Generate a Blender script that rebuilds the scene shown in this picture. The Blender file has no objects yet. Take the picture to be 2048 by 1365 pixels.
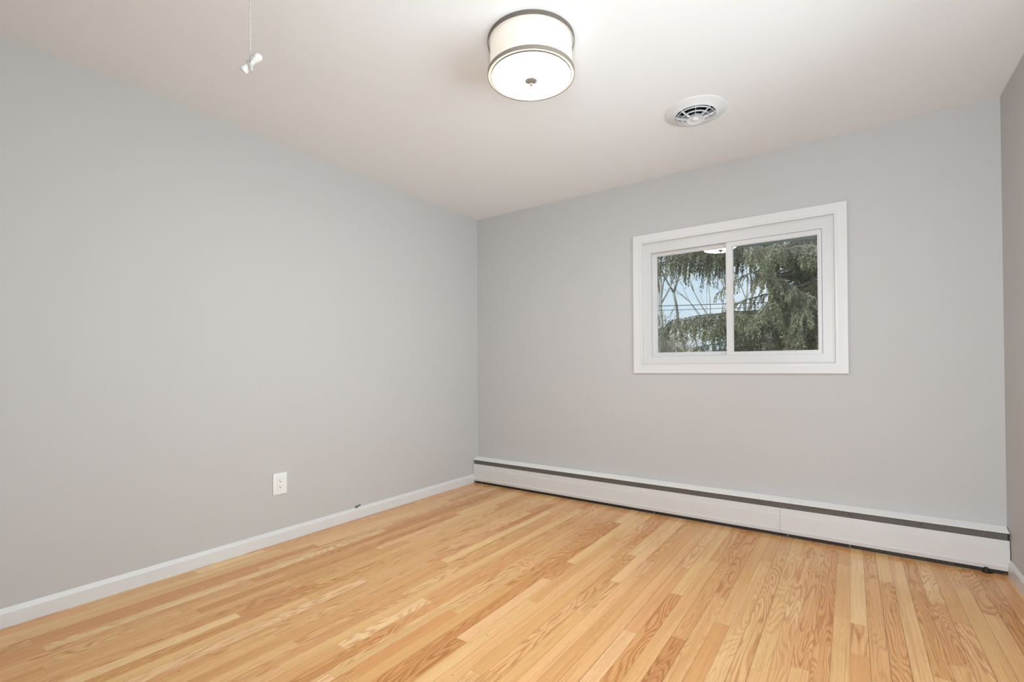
import bpy, bmesh, math, random
from mathutils import Vector, Matrix, Euler, noise as mnoise
random.seed(7)
sc = bpy.context.scene
C = sc.collection

# ------------------------------------------------------------------ camera
W, D, H = 3.492, 3.60, 2.44          # room: x 0..W, y -D..0 (back wall at y = 0), z 0..H
cam_d = bpy.data.cameras.new('camera')
cam = bpy.data.objects.new('camera', cam_d); C.objects.link(cam)
cam_d.sensor_fit = 'HORIZONTAL'; cam_d.sensor_width = 36.0
cam_d.lens = 953.09 * 36.0 / 2048
cam_d.shift_x = -5.40 / 2048; cam_d.shift_y = 44.39 / 2048
cam_d.clip_start = 0.02; cam_d.clip_end = 400
r_ = Vector((0.81751826, 0.575878, -0.00533207)); u_ = Vector((0.01018158, -0.00519538, 0.99993467)); f_ = Vector((-0.57581267, 0.81751914, 0.01011067))
M = Matrix(((r_.x, u_.x, -f_.x, 2.8469), (r_.y, u_.y, -f_.y, -3.44127), (r_.z, u_.z, -f_.z, 1.0516), (0, 0, 0, 1)))
cam.matrix_world = M
sc.camera = cam

# ------------------------------------------------------------------ world, sun, added fill lights, exposure
sc.view_settings.view_transform = 'Standard'; sc.view_settings.look = 'None'
sc.view_settings.gamma = 1.0; sc.view_settings.exposure = 0.12; sc.view_settings.use_curve_mapping = False
sc.cycles.max_bounces = 14; sc.cycles.diffuse_bounces = 8; sc.cycles.transparent_max_bounces = 24
sc.cycles.glossy_bounces = 5; sc.cycles.sample_clamp_indirect = 8.0
try: sc.cycles.use_denoising = True
except Exception: pass

wd = bpy.data.worlds.new('sky'); sc.world = wd; wd.use_nodes = True
nt = wd.node_tree; nt.nodes.clear()
wo = nt.nodes.new('ShaderNodeOutputWorld'); bg = nt.nodes.new('ShaderNodeBackground')
tc = nt.nodes.new('ShaderNodeTexCoord'); mp = nt.nodes.new('ShaderNodeMapping'); mp.inputs['Scale'].default_value = (1, 1, 3.2)
nz = nt.nodes.new('ShaderNodeTexNoise'); nz.inputs['Scale'].default_value = 5.0; nz.inputs['Detail'].default_value = 5; nz.inputs['Roughness'].default_value = 0.55
cr = nt.nodes.new('ShaderNodeValToRGB')
cr.color_ramp.elements[0].position = 0.40; cr.color_ramp.elements[0].color = (0.66, 0.81, 0.95, 1)
cr.color_ramp.elements[1].position = 0.62; cr.color_ramp.elements[1].color = (0.88, 0.93, 0.98, 1)
nt.links.new(tc.outputs['Generated'], mp.inputs['Vector']); nt.links.new(mp.outputs[0], nz.inputs['Vector'])
nt.links.new(nz.outputs['Fac'], cr.inputs[0]); nt.links.new(cr.outputs[0], bg.inputs[0]); nt.links.new(bg.outputs[0], wo.inputs[0])
bg.inputs[1].default_value = 0.94

def area(name, loc, rot, sx, sy, watts, col):
    l = bpy.data.lights.new(name, 'AREA'); l.shape = 'RECTANGLE'; l.size = sx; l.size_y = sy; l.energy = watts; l.color = col
    o = bpy.data.objects.new(name, l); C.objects.link(o); o.location = loc; o.rotation_euler = rot
    return o
sun = bpy.data.lights.new('sun', 'SUN'); sun.energy = 2.6; sun.angle = math.radians(3); sun.color = (1.0, 0.95, 0.86)
so = bpy.data.objects.new('sun', sun); C.objects.link(so)
so.rotation_euler = Vector((-0.50, -0.52, 0.69)).to_track_quat('Z', 'Y').to_euler(); so.location = (-12, -12, 14)
# added fill light outside an unseen, made-up window in the right wall
area('fill_light_side', (W + 0.24, -1.95, 1.45), Vector((1.0, 0.14, -0.12)).to_track_quat('Z', 'Y').to_euler(), 2.1, 1.35, 80, (0.83, 0.915, 1.0))
# added fill light shining in through a made-up doorway behind the camera
area('fill_light_doorway', (3.02, -D - 0.26, 1.12), Vector((-0.24, -1.0, -0.30)).to_track_quat('Z', 'Y').to_euler(), 0.78, 1.8, 68, (0.83, 0.915, 1.0))

# ------------------------------------------------------------------ materials
def mat(name, col, rough=0.5, metal=0.0, spec=0.5, bump=None, var=None):
    m = bpy.data.materials.new(name); m.use_nodes = True
    t = m.node_tree; b = t.nodes['Principled BSDF']
    b.inputs['Base Color'].default_value = (*col, 1); b.inputs['Roughness'].default_value = rough
    b.inputs['Metallic'].default_value = metal; b.inputs['Specular IOR Level'].default_value = spec
    co = t.nodes.new('ShaderNodeTexCoord')
    if var:      # (scale, amount)
        n = t.nodes.new('ShaderNodeTexNoise'); n.inputs['Scale'].default_value = var[0]; n.inputs['Detail'].default_value = 4
        x = t.nodes.new('ShaderNodeMix'); x.data_type = 'RGBA'
        x.inputs[6].default_value = (*[max(0, c * (1 - var[1])) for c in col], 1); x.inputs[7].default_value = (*[min(1, c * (1 + var[1])) for c in col], 1)
        t.links.new(co.outputs['Object'], n.inputs['Vector']); t.links.new(n.outputs['Fac'], x.inputs[0]); t.links.new(x.outputs[2], b.inputs['Base Color'])
    if bump:     # (scale, strength)
        n = t.nodes.new('ShaderNodeTexNoise'); n.inputs['Scale'].default_value = bump[0]; n.inputs['Detail'].default_value = 3
        bp = t.nodes.new('ShaderNodeBump'); bp.inputs['Strength'].default_value = bump[1]; bp.inputs['Distance'].default_value = 0.002
        t.links.new(co.outputs['Object'], n.inputs['Vector']); t.links.new(n.outputs['Fac'], bp.inputs['Height']); t.links.new(bp.outputs[0], b.inputs['Normal'])
    return m
def emis(m, col, s):
    b = m.node_tree.nodes['Principled BSDF']; b.inputs['Emission Color'].default_value = (*col, 1); b.inputs['Emission Strength'].default_value = s

M_wall = mat('wall_paint', (0.505, 0.500, 0.492), 0.62, spec=0.35, bump=(260, 0.10), var=(1.6, 0.012))
M_ceil = mat('ceiling_paint', (0.785, 0.80, 0.81), 0.85, spec=0.2, bump=(180, 0.08), var=(1.2, 0.012))
M_trim = mat('white_trim_paint', (0.655, 0.655, 0.65), 0.38, spec=0.5, bump=(90, 0.06), var=(9, 0.015))
M_vinyl = mat('white_vinyl', (0.61, 0.61, 0.608), 0.35, var=(14, 0.012))
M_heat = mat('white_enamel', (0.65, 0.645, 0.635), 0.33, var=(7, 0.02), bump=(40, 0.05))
M_heat_lit = mat('white_enamel_lit_top', (0.82, 0.82, 0.80), 0.33, var=(7, 0.02), bump=(40, 0.05))  # same heater enamel, lightened: overhead light painted into the up-facing parts
M_gap = mat('damper_grey', (0.125, 0.118, 0.108), 0.5, var=(30, 0.15))
M_black = mat('dark_cavity_metal', (0.022, 0.018, 0.014), 0.6, var=(40, 0.3))
M_fin = mat('aluminium_fin', (0.35, 0.34, 0.33), 0.4, metal=0.8, var=(40, 0.2))
M_copper = mat('copper_pipe', (0.30, 0.16, 0.09), 0.45, metal=0.7, var=(30, 0.2))
M_print = mat('printed_mark', (0.22, 0.20, 0.17), 0.6, var=(60, 0.2))
M_plate = mat('outlet_plastic', (0.80, 0.80, 0.79), 0.28, var=(20, 0.01))
M_slot = mat('slot_dark', (0.03, 0.028, 0.026), 0.6, var=(60, 0.3))
M_bronze = mat('brushed_bronze', (0.15, 0.125, 0.10), 0.5, metal=0.3, var=(60, 0.1))
M_nickel = mat('satin_nickel', (0.24, 0.205, 0.165), 0.55, metal=0.2, var=(60, 0.08))
M_reg = mat('register_white', (0.71, 0.725, 0.74), 0.35, var=(20, 0.01))
M_duct = mat('duct_dark', (0.012, 0.012, 0.013), 0.7, var=(20, 0.3))
M_cord = mat('cord_white', (0.50, 0.49, 0.45), 0.8, bump=(900, 0.6), var=(80, 0.06))
M_knob = mat('pull_handle_white', (0.60, 0.60, 0.575), 0.45, bump=(160, 0.25), var=(60, 0.03))
M_steel = mat('screw_steel', (0.55, 0.55, 0.55), 0.3, metal=0.9, var=(90, 0.1))
M_cable = mat('dark_cable', (0.055, 0.052, 0.048), 0.6, var=(80, 0.3))
M_dust = mat('plaster_crumb', (0.70, 0.69, 0.66), 0.9, var=(90, 0.05))
M_ground = mat('winter_lawn', (0.16, 0.15, 0.075), 0.9, var=(0.7, 0.35), bump=(3, 0.6))
M_wire = mat('wire_black', (0.05, 0.055, 0.06), 0.6, var=(4, 0.2))
M_pole = mat('pole_wood', (0.16, 0.12, 0.09), 0.8, var=(6, 0.2))

def glass_mat(name):
    m = bpy.data.materials.new(name); m.use_nodes = True; t = m.node_tree; t.nodes.clear()
    o = t.nodes.new('ShaderNodeOutputMaterial'); mx = t.nodes.new('ShaderNodeMixShader'); tr = t.nodes.new('ShaderNodeBsdfTransparent')
    gl = t.nodes.new('ShaderNodeBsdfGlossy'); fr = t.nodes.new('ShaderNodeFresnel'); fr.inputs[0].default_value = 1.5
    tr.inputs[0].default_value = (0.965, 0.985, 0.975, 1); gl.inputs['Roughness'].default_value = 0.0
    n = t.nodes.new('ShaderNodeTexNoise'); n.inputs['Scale'].default_value = 2.2
    bp = t.nodes.new('ShaderNodeBump'); bp.inputs['Strength'].default_value = 0.03; bp.inputs['Distance'].default_value = 0.004
    t.links.new(n.outputs['Fac'], bp.inputs['Height']); t.links.new(bp.outputs[0], gl.inputs['Normal'])
    t.links.new(fr.outputs[0], mx.inputs[0]); t.links.new(tr.outputs[0], mx.inputs[1]); t.links.new(gl.outputs[0], mx.inputs[2]); t.links.new(mx.outputs[0], o.inputs[0])
    return m
M_glass = glass_mat('window_glass')

# oak strip floor: every board carries its own tone and seed as mesh attributes
def oak():
    m = bpy.data.materials.new('oak_strip_floor'); m.use_nodes = True; t = m.node_tree; b = t.nodes['Principled BSDF']; N = t.nodes.new; L = t.links.new
    def math_(op, a, b_=None, c=None):
        n = N('ShaderNodeMath'); n.operation = op
        for i, v in enumerate((a, b_, c)):
            if v is None: continue
            if isinstance(v, (int, float)): n.inputs[i].default_value = v
            else: L(v, n.inputs[i])
        return n.outputs[0]
    at = N('ShaderNodeAttribute'); at.attribute_name = 'board'      # r tone, g seed, b hue, a grain kind
    sp = N('ShaderNodeSeparateColor'); L(at.outputs['Color'], sp.inputs[0])
    tone, seed, hue = sp.outputs[0], sp.outputs[1], sp.outputs[2]; kind = at.outputs['Alpha']
    uv = N('ShaderNodeUVMap'); uv.uv_map = 'plank'
    su = N('ShaderNodeSeparateXYZ'); L(uv.outputs[0], su.inputs[0]); U, V = su.outputs[0], su.outputs[1]   # metres across, metres along
    s50 = math_('MULTIPLY', seed, 57.0)
    def vec(x, y, z):
        c = N('ShaderNodeCombineXYZ')
        for i, v in enumerate((x, y, z)):
            if isinstance(v, (int, float)): c.inputs[i].default_value = v
            else: L(v, c.inputs[i])
        return c.outputs[0]
    def noise(v, scale, detail, rough=0.5, dist=0.0):
        n = N('ShaderNodeTexNoise'); n.inputs['Scale'].default_value = scale; n.inputs['Detail'].default_value = detail
        n.inputs['Roughness'].default_value = rough; n.inputs['Distortion'].default_value = dist; L(v, n.inputs['Vector']); return n.outputs['Fac']
    # cathedral figure: contour lines of a long, smooth field
    field = noise(vec(math_('MULTIPLY', U, 11.0), math_('MULTIPLY', V, 1.15), s50), 1.0, 1.6, 0.45, 0.25)
    wob = noise(vec(math_('MULTIPLY', U, 60.0), math_('MULTIPLY', V, 9.0), s50), 1.0, 2, 0.5)
    ph = math_('ADD', math_('MULTIPLY', field, 150.0), math_('MULTIPLY', wob, 4.5))
    cont = math_('SINE', ph)
    cont = math_('POWER', math_('MULTIPLY_ADD', cont, 0.5, 0.5), 2.2)
    # straight (rift) grain
    st = noise(vec(math_('MULTIPLY', U, 330.0), math_('MULTIPLY', V, 2.4), s50), 1.0, 3, 0.55)
    pores = noise(vec(math_('MULTIPLY', U, 800.0), math_('MULTIPLY', V, 22.0), s50), 1.0, 2, 0.6)
    broad = noise(vec(math_('MULTIPLY', U, 26.0), math_('MULTIPLY', V, 1.1), s50), 1.0, 3, 0.5)
    g1 = math_('MULTIPLY', cont, kind)
    g = math_('ADD', math_('MULTIPLY', g1, 0.75), math_('MULTIPLY', math_('SUBTRACT', st, 0.42), 1.5))
    g = math_('ADD', g, math_('MULTIPLY', math_('SUBTRACT', broad, 0.5), 0.9))
    cl = N('ShaderNodeClamp'); L(g, cl.inputs[0]); grain = cl.outputs[0]
    ramp = N('ShaderNodeValToRGB'); L(tone, ramp.inputs[0])
    e = ramp.color_ramp.elements
    e[0].position = 0.0; e[0].color = (0.500, 0.215, 0.072, 1)
    e[1].position = 1.0; e[1].color = (0.880, 0.625, 0.350, 1)
    k = ramp.color_ramp.elements.new(0.38); k.color = (0.680, 0.360, 0.138, 1)
    k = ramp.color_ramp.elements.new(0.72); k.color = (0.785, 0.488, 0.230, 1)
    hm = N('ShaderNodeMix'); hm.data_type = 'RGBA'; hm.blend_type = 'MULTIPLY'; hm.inputs[0].default_value = 1.0
    hr = N('ShaderNodeValToRGB'); hr.color_ramp.elements[0].color = (1.0, 0.93, 0.90, 1); hr.color_ramp.elements[1].color = (1.0, 1.02, 0.94, 1); L(hue, hr.inputs[0])
    L(ramp.outputs[0], hm.inputs[6]); L(hr.outputs[0], hm.inputs[7])
    dk = N('ShaderNodeMix'); dk.data_type = 'RGBA'; dk.blend_type = 'MULTIPLY'; L(math_('MULTIPLY', grain, 0.85), dk.inputs[0])
    L(hm.outputs[2], dk.inputs[6]); dk.inputs[7].default_value = (0.62, 0.42, 0.29, 1)
    pk = N('ShaderNodeMix'); pk.data_type = 'RGBA'; pk.blend_type = 'MULTIPLY'
    L(math_('MULTIPLY', math_('GREATER_THAN', pores, 0.60), 0.22), pk.inputs[0]); L(dk.outputs[2], pk.inputs[6]); pk.inputs[7].default_value = (0.55, 0.40, 0.28, 1)
    # seams between boards
    e1 = math_('LESS_THAN', U, 0.0009); e2 = math_('GREATER_THAN', U, 0.0572 - 0.0009)
    vl = N('ShaderNodeAttribute'); vl.attribute_name = 'blen'
    e3 = math_('LESS_THAN', V, 0.0011)
    seam = math_('MAXIMUM', math_('MAXIMUM', e1, e2), e3)
    gapn = N('ShaderNodeAttribute'); gapn.attribute_name = 'gapk'
    seam = math_('MULTIPLY', seam, gapn.outputs['Fac'])
    sm = N('ShaderNodeMix'); sm.data_type = 'RGBA'; L(seam, sm.inputs[0]); L(pk.outputs[2], sm.inputs[6]); sm.inputs[7].default_value = (0.10, 0.045, 0.018, 1)
    # small filled nail holes near the board edges
    vo = N('ShaderNodeTexVoronoi'); vo.inputs['Scale'].default_value = 1.0; vo.inputs['Randomness'].default_value = 0.9
    L(vec(math_('MULTIPLY', U, 22.0), math_('MULTIPLY', V, 9.0), s50), vo.inputs['Vector'])
    sc3 = N('ShaderNodeSeparateColor'); L(vo.outputs['Color'], sc3.inputs[0])
    dd = math_('MULTIPLY', math_('LESS_THAN', vo.outputs['Distance'], 0.042), math_('GREATER_THAN', sc3.outputs[0], 0.62))
    dm = N('ShaderNodeMix'); dm.data_type = 'RGBA'; L(math_('MULTIPLY', dd, 0.8), dm.inputs[0]); L(sm.outputs[2], dm.inputs[6]); dm.inputs[7].default_value = (0.13, 0.065, 0.03, 1)
    L(dm.outputs[2], b.inputs['Base Color'])
    b.inputs['Specular IOR Level'].default_value = 0.34
    L(math_('MULTIPLY_ADD', grain, 0.10, 0.20), b.inputs['Roughness'])
    b.inputs['Coat Weight'].default_value = 0.0; b.inputs['Coat Roughness'].default_value = 0.22; b.inputs['Coat IOR'].default_value = 1.5
    bp = N('ShaderNodeBump'); bp.inputs['Strength'].default_value = 0.25; bp.inputs['Distance'].default_value = 0.0006
    L(math_('SUBTRACT', math_('MULTIPLY', grain, -0.4), math_('MULTIPLY', seam, 2.0)), bp.inputs['Height']); L(bp.outputs[0], b.inputs['Normal'])
    return m
M_oak = oak()

# ------------------------------------------------------------------ helpers
def link_mesh(name, me, m, parent=None):
    o = bpy.data.objects.new(name, me); C.objects.link(o)
    for x in (m if isinstance(m, (list, tuple)) else [m]): me.materials.append(x)
    if parent: o.parent = parent; o.matrix_parent_inverse = Matrix.Identity(4)
    return o
def obj(name, bm, m, parent=None, smooth=False, off=(0, 0, 0)):
    """bm in world metres; parent at off -> vertices are moved into the parent's frame"""
    if off != (0, 0, 0): bmesh.ops.translate(bm, vec=-Vector(off), verts=bm.verts)
    bmesh.ops.recalc_face_normals(bm, faces=bm.faces)
    me = bpy.data.meshes.new(name); bm.to_mesh(me); bm.free()
    if smooth:
        for p in me.polygons: p.use_smooth = True
    o = link_mesh(name, me, m, parent)
    if smooth and smooth != 'all':
        for e in me.edges: pass
        try: me.set_sharp_from_angle(angle=math.radians(35))
        except Exception: pass
    return o
def empty(name, loc, rz=0):
    o = bpy.data.objects.new(name, None); C.objects.link(o); o.location = loc; o.rotation_euler = (0, 0, rz); o.empty_display_size = 0.1
    return o
def tag(o, label=None, cat=None, group=None, kind=None):
    if label: o['label'] = label
    if cat: o['category'] = cat
    if group: o['group'] = group
    if kind: o['kind'] = kind
    return o
def box(bm, x0, x1, y0, y1, z0, z1, bev=0.0):
    r = bmesh.ops.create_cube(bm, size=1.0); vs = r['verts']
    for v in vs:
        v.co = Vector((x0 + (v.co.x + .5) * (x1 - x0), y0 + (v.co.y + .5) * (y1 - y0), z0 + (v.co.z + .5) * (z1 - z0)))
    if bev > 0:
        es = list({e for v in vs for e in v.link_edges})
        bmesh.ops.bevel(bm, geom=es, offset=bev, segments=2, affect='EDGES', profile=0.6)
def lathe(bm, cx, cy, prof, n=96, closed=False):
    """prof: (radius, z) list revolved round the vertical through cx, cy"""
    rings = []
    for (r, z) in prof:
        if r < 1e-6: rings.append([bm.verts.new((cx, cy, z))])
        else: rings.append([bm.verts.new((cx + r * math.cos(2 * math.pi * i / n), cy + r * math.sin(2 * math.pi * i / n), z)) for i in range(n)])
    m = len(rings)
    for k in range(m if closed else m - 1):
        a, b = rings[k], rings[(k + 1) % m]
        for i in range(n):
            j = (i + 1) % n
            if len(a) == 1 and len(b) == 1: continue
            if len(a) == 1: bm.faces.new((a[0], b[i], b[j]))
            elif len(b) == 1: bm.faces.new((a[i], a[j], b[0]))
            else: bm.faces.new((a[i], a[j], b[j], b[i]))
def sweep_x(bm, prof, x0, x1, cap=True):
    """closed (y, z) profile extruded along x"""
    a = [bm.verts.new((x0, y, z)) for y, z in prof]; b = [bm.verts.new((x1, y, z)) for y, z in prof]; n = len(prof)
    for i in range(n):
        j = (i + 1) % n; bm.faces.new((a[i], a[j], b[j], b[i]))
    if cap: bm.faces.new(a[::-1]); bm.faces.new(b)
def sweep_y(bm, prof, y0, y1):
    a = [bm.verts.new((x, y0, z)) for x, z in prof]; b = [bm.verts.new((x, y1, z)) for x, z in prof]; n = len(prof)
    for i in range(n):
        j = (i + 1) % n; bm.faces.new((a[i], a[j], b[j], b[i]))
    bm.faces.new(a[::-1]); bm.faces.new(b)
def mitre_frame(bm, x0, x1, z0, z1, prof):
    """rectangular mitred frame in the xz plane; prof = (inset from outer edge, y) closed profile"""
    cs = [(x0, z0, 1, 1), (x1, z0, -1, 1), (x1, z1, -1, -1), (x0, z1, 1, -1)]
    rings = [[bm.verts.new((x + sx * i, y, z + sz * i)) for (i, y) in prof] for (x, z, sx, sz) in cs]
    n = len(prof)
    for k in range(4):
        a, b = rings[k], rings[(k + 1) % 4]
        for i in range(n):
            j = (i + 1) % n; bm.faces.new((a[i], a[j], b[j], b[i]))
def tube(bm, pts, rad, n=8, cap=True):
    pts = [Vector(p) for p in pts]; rs = rad if isinstance(rad, (list, tuple)) else [rad] * len(pts)
    rings = []; up = Vector((0.31, 0.17, 0.93)).normalized()
    for k, p in enumerate(pts):
        d = (pts[min(k + 1, len(pts) - 1)] - pts[max(k - 1, 0)]).normalized()
        s = d.cross(up)
        if s.length < 1e-3: s = d.cross(Vector((1, 0, 0)))
        s.normalize(); t = s.cross(d)
        rings.append([bm.verts.new(p + (s * math.cos(2 * math.pi * i / n) + t * math.sin(2 * math.pi * i / n)) * rs[k]) for i in range(n)])
    for a, b in zip(rings, rings[1:]):
        for i in range(n):
            j = (i + 1) % n; bm.faces.new((a[i], a[j], b[j], b[i]))
    if cap: bm.faces.new(rings[0][::-1]); bm.faces.new(rings[-1])
def struct(o): o['kind'] = 'structure'; return o

# ------------------------------------------------------------------ the room shell
WT = 0.20
RY0, RY1, RZ0, RZ1 = -2.95, -0.95, 0.85, 2.10          # opening of the added side window
def wall_with_hole(bm, ax0, ax1, z0, z1, hx0, hx1, hz0, hz1, ya, yb):
    xs = [ax0, hx0, hx1, ax1]; zs = [z0, hz0, hz1, z1]
    def grid(y):
        return [[bm.verts.new((x, y, z)) for z in zs] for x in xs]
    A, B = grid(ya), grid(yb)
    for i in range(3):
        for j in range(3):
            if i == 1 and j == 1: continue
            bm.faces.new((A[i][j], A[i + 1][j], A[i + 1][j + 1], A[i][j + 1])); bm.faces.new((B[i][j], B[i][j + 1], B[i + 1][j + 1], B[i + 1][j]))
    loop = [(1, 1), (2, 1), (2, 2), (1, 2)]
    for k in range(4):
        a, b = loop[k], loop[(k + 1) % 4]
        bm.faces.new((A[a[0]][a[1]], A[b[0]][b[1]], B[b[0]][b[1]], B[a[0]][a[1]]))
    ol = [(0, 0), (1, 0), (2, 0), (3, 0), (3, 1), (3, 2), (3, 3), (2, 3), (1, 3), (0, 3), (0, 2), (0, 1)]
    for k in range(12):
        a, b = ol[k], ol[(k + 1) % 12]
        bm.faces.new((A[a[0]][a[1]], B[a[0]][a[1]], B[b[0]][b[1]], A[b[0]][b[1]]))
# window opening in the back wall
CX0, CX1, CZ0, CZ1 = 1.5203, 2.8405, 1.0068, 2.0329       # casing, outer
OX0, OX1, OZ0, OZ1 = 1.588, 2.774, 1.0765, 1.9695         # casing, inner edge
bm = bmesh.new(); wall_with_hole(bm, -WT, W + WT, -0.05, H + 0.02, OX0 - 0.012, OX1 + 0.012, OZ0 - 0.012, OZ1 + 0.012, 0.0, WT); struct(obj('wall_back', bm, M_wall))
DX0, DX1, DZ1 = 2.57, 3.43, 2.08          # unseen doorway behind the camera, added to let the fill light in
bm = bmesh.new(); wall_with_hole(bm, -WT, W + WT, -0.05, H + 0.02, DX0, DX1, 0.0, DZ1, -D, -D - WT); struct(obj('wall_front', bm, M_wall))
bm = bmesh.new(); box(bm, DX0 - 0.06, DX0, -D, -D + 0.015, 0, DZ1 + 0.06); box(bm, DX1, DX1 + 0.06, -D, -D + 0.015, 0, DZ1 + 0.06); box(bm, DX0, DX1, -D, -D + 0.015, DZ1, DZ1 + 0.06)
struct(obj('trim_1', bm, M_trim))
# added closed hall shell outside the doorway, keeps the sun out
bm = bmesh.new()
for q in ((-WT, W + WT, -D - 1.6, -D - 1.5, -0.05, H), (-WT - 0.1, -WT, -D - 1.6, -D - WT, -0.05, H), (W + WT, W + WT + 0.1, -D - 1.6, -D - WT, -0.05, H), (-WT, W + WT, -D - 1.6, -D - WT, H, H + 0.1), (-WT, W + WT, -D - 1.6, -D - WT, -0.1, 0.0)): box(bm, *q)
struct(obj('wall_hall_added', bm, M_wall))
bm = bmesh.new(); box(bm, -WT, 0, -D, 0, -0.05, H + 0.02); struct(obj('wall_left', bm, M_wall))
bm = bmesh.new(); wall_with_hole(bm, -D, 0.0, -0.05, H + 0.02, RY0, RY1, RZ0, RZ1, -W, -W - WT)
for v in bm.verts: v.co = Vector((-v.co.y, v.co.x, v.co.z))
struct(obj('wall_right', bm, M_wall))
# ceiling with the round duct opening
VX, VY, VR = 2.1714, -0.7664, 0.1602
bm = bmesh.new()
ov = [bm.verts.new(p) for p in ((0, -D, H), (W, -D, H), (W, 0, H), (0, 0, H))]
oe = [bm.edges.new((ov[i], ov[(i + 1) % 4])) for i in range(4)]
hv = [bm.verts.new((VX + 0.112 * math.cos(a), VY + 0.112 * math.sin(a), H)) for a in [2 * math.pi * i / 48 for i in range(48)]]
he = [bm.edges.new((hv[i], hv[(i + 1) % 48])) for i in range(48)]
bmesh.ops.triangle_fill(bm, use_beauty=True, use_dissolve=False, edges=oe + he)
fs = [f for f in bm.faces if (f.calc_center_median() - Vector((VX, VY, H))).length < 0.09]
if fs: bmesh.ops.delete(bm, geom=fs, context='FACES_ONLY')
r = bmesh.ops.extrude_face_region(bm, geom=list(bm.faces)); bmesh.ops.translate(bm, vec=(0, 0, 0.02), verts=[g for g in r['geom'] if isinstance(g, bmesh.types.BMVert)])
struct(obj('ceiling', bm, M_ceil))

# floor boards: one mesh, 2 1/4 inch oak strips running from the camera to the back wall
def make_floor():
    bw = 0.0572; verts = []; faces = []; uvs = []; cols = []; gk = []
    x = 2.4357 - bw * 60
    rng = random.Random(21)
    while x + bw < 0.0: x += bw
    while x < W:
        y = -D - rng.random() * 0.9
        gap = rng.choice([0.25, 0.35, 0.5, 0.9, 1.0]) if x > 1.7 else rng.choice([0.15, 0.2, 0.3, 0.55])
        while y < 0:
            L_ = rng.choice([0.25, 0.4, 0.55, 0.7, 0.9, 1.1, 1.3, 1.6]) * rng.uniform(0.85, 1.15)
            y1 = min(y + L_, 0.0)
            if y1 > -D:
                x0c, x1c = max(x, 0.0), min(x + bw, W); y0c = max(y, -D)
                n = len(verts)
                verts += [(x0c, y0c, 0), (x1c, y0c, 0), (x1c, y1, 0), (x0c, y1, 0)]; faces.append((n, n + 1, n + 2, n + 3))
                u0, u1 = x0c - x, x1c - x
                uvs += [(u0, y0c - y), (u1, y0c - y), (u1, y1 - y), (u0, y1 - y)]
                tn = min(1, max(0, rng.gauss(0.60, 0.14)))
                c = (tn, rng.random(), rng.random(), rng.choice([0.0, 0.15, 0.5, 1.0, 1.0]))
                cols += [c] * 4; gk.append(gap)
            y = y1 if y1 < 0 else 1
        x += bw
    me = bpy.data.meshes.new('floor'); me.from_pydata(verts, [], faces)
    uvl = me.uv_layers.new(name='plank')
    for i, l in enumerate(me.loops): uvl.data[i].uv = uvs[l.vertex_index]
    ca = me.attributes.new('board', 'FLOAT_COLOR', 'POINT')
    for i, c in enumerate(cols): ca.data[i].color = c
    ga = me.attributes.new('gapk', 'FLOAT', 'FACE')
    for i, g in enumerate(gk): ga.data[i].value = g
    o = link_mesh('floor', me, M_oak); struct(o)
    return o
make_floor()
bm = bmesh.new(); box(bm, -WT, W + WT, -D - WT, WT, -0.25, -0.051); struct(obj('trim_3', bm, M_pole))

# baseboards with a small sloped top
BT = 0.078
bbp = [(0.0, 0.0), (0.0125, 0.0), (0.0125, BT - 0.020), (0.0110, BT - 0.017), (0.0030, BT), (0.0, BT)]
bm = bmesh.new(); sweep_y(bm, bbp, -D, -0.073); struct(obj('baseboard_left', bm, M_trim))
bm = bmesh.new(); sweep_y(bm, [(W - x, z) for x, z in bbp], -D, -0.073); struct(obj('baseboard_right', bm, M_trim))
bm = bmesh.new(); sweep_x(bm, [(-D + x, z) for x, z in bbp], 0.013, DX0 - 0.062); struct(obj('baseboard_front', bm, M_trim))

# ------------------------------------------------------------------ window in the back wall (horizontal slider)
wn = empty('window_1', ((CX0 + CX1) / 2, 0, CZ0)); struct(wn); wo_ = tuple(wn.location)
bm = bmesh.new()
cw = OX0 - CX0
mitre_frame(bm, CX0, CX1, CZ0, CZ1, [(0, 0.0), (0, -0.0145), (0.003, -0.0175), (0.030, -0.0165), (0.046, -0.0125), (0.050, -0.0135), (0.058, -0.0150), (0.064, -0.0135), (cw, -0.008), (cw, 0.004), (cw - 0.004, 0.004), (cw - 0.004, 0.0)])
obj('casing', bm, M_trim, wn, smooth=True, off=wo_)
# vinyl main frame: face set just behind the casing, stepped inner edge
FX0, FX1, FZ0, FZ1 = OX0 - 0.010, OX1 + 0.010, OZ0 - 0.010, OZ1 + 0.010
IX0, IX1, IZ0, IZ1 = 1.650, 2.7115, 1.1295, 1.8940
def ring(bm, a, b, y0, y1, bev=0.0):
    """rectangular ring between outer a=(x0,x1,z0,z1) and inner b, from y0 (front) to y1"""
    (ax0, ax1, az0, az1), (bx0, bx1, bz0, bz1) = a, b
    def q(y, t): x0, x1, z0, z1 = t; return [bm.verts.new(p) for p in ((x0, y, z0), (x1, y, z0), (x1, y, z1), (x0, y, z1))]
    A0, A1, B0, B1 = q(y0, a), q(y1, a), q(y0, b), q(y1, b)
    for i in range(4):
        j = (i + 1) % 4
        bm.faces.new((A0[i], A0[j], B0[j], B0[i])); bm.faces.new((A1[j], A1[i], B1[i], B1[j]))
        bm.faces.new((A0[j], A0[i], A1[i], A1[j])); bm.faces.new((B0[i], B0[j], B1[j], B1[i]))
bm = bmesh.new()
ring(bm, (FX0, FX1, FZ0, FZ1), (OX0 + 0.012, OX1 - 0.012, OZ0 + 0.006, OZ1 - 0.016), 0.0065, 0.03)
ring(bm, (FX0 + 0.001, FX1 - 0.001, FZ0 + 0.001, FZ1 - 0.001), (IX0, IX1, IZ0, IZ1), 0.0085, 0.105)
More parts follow.
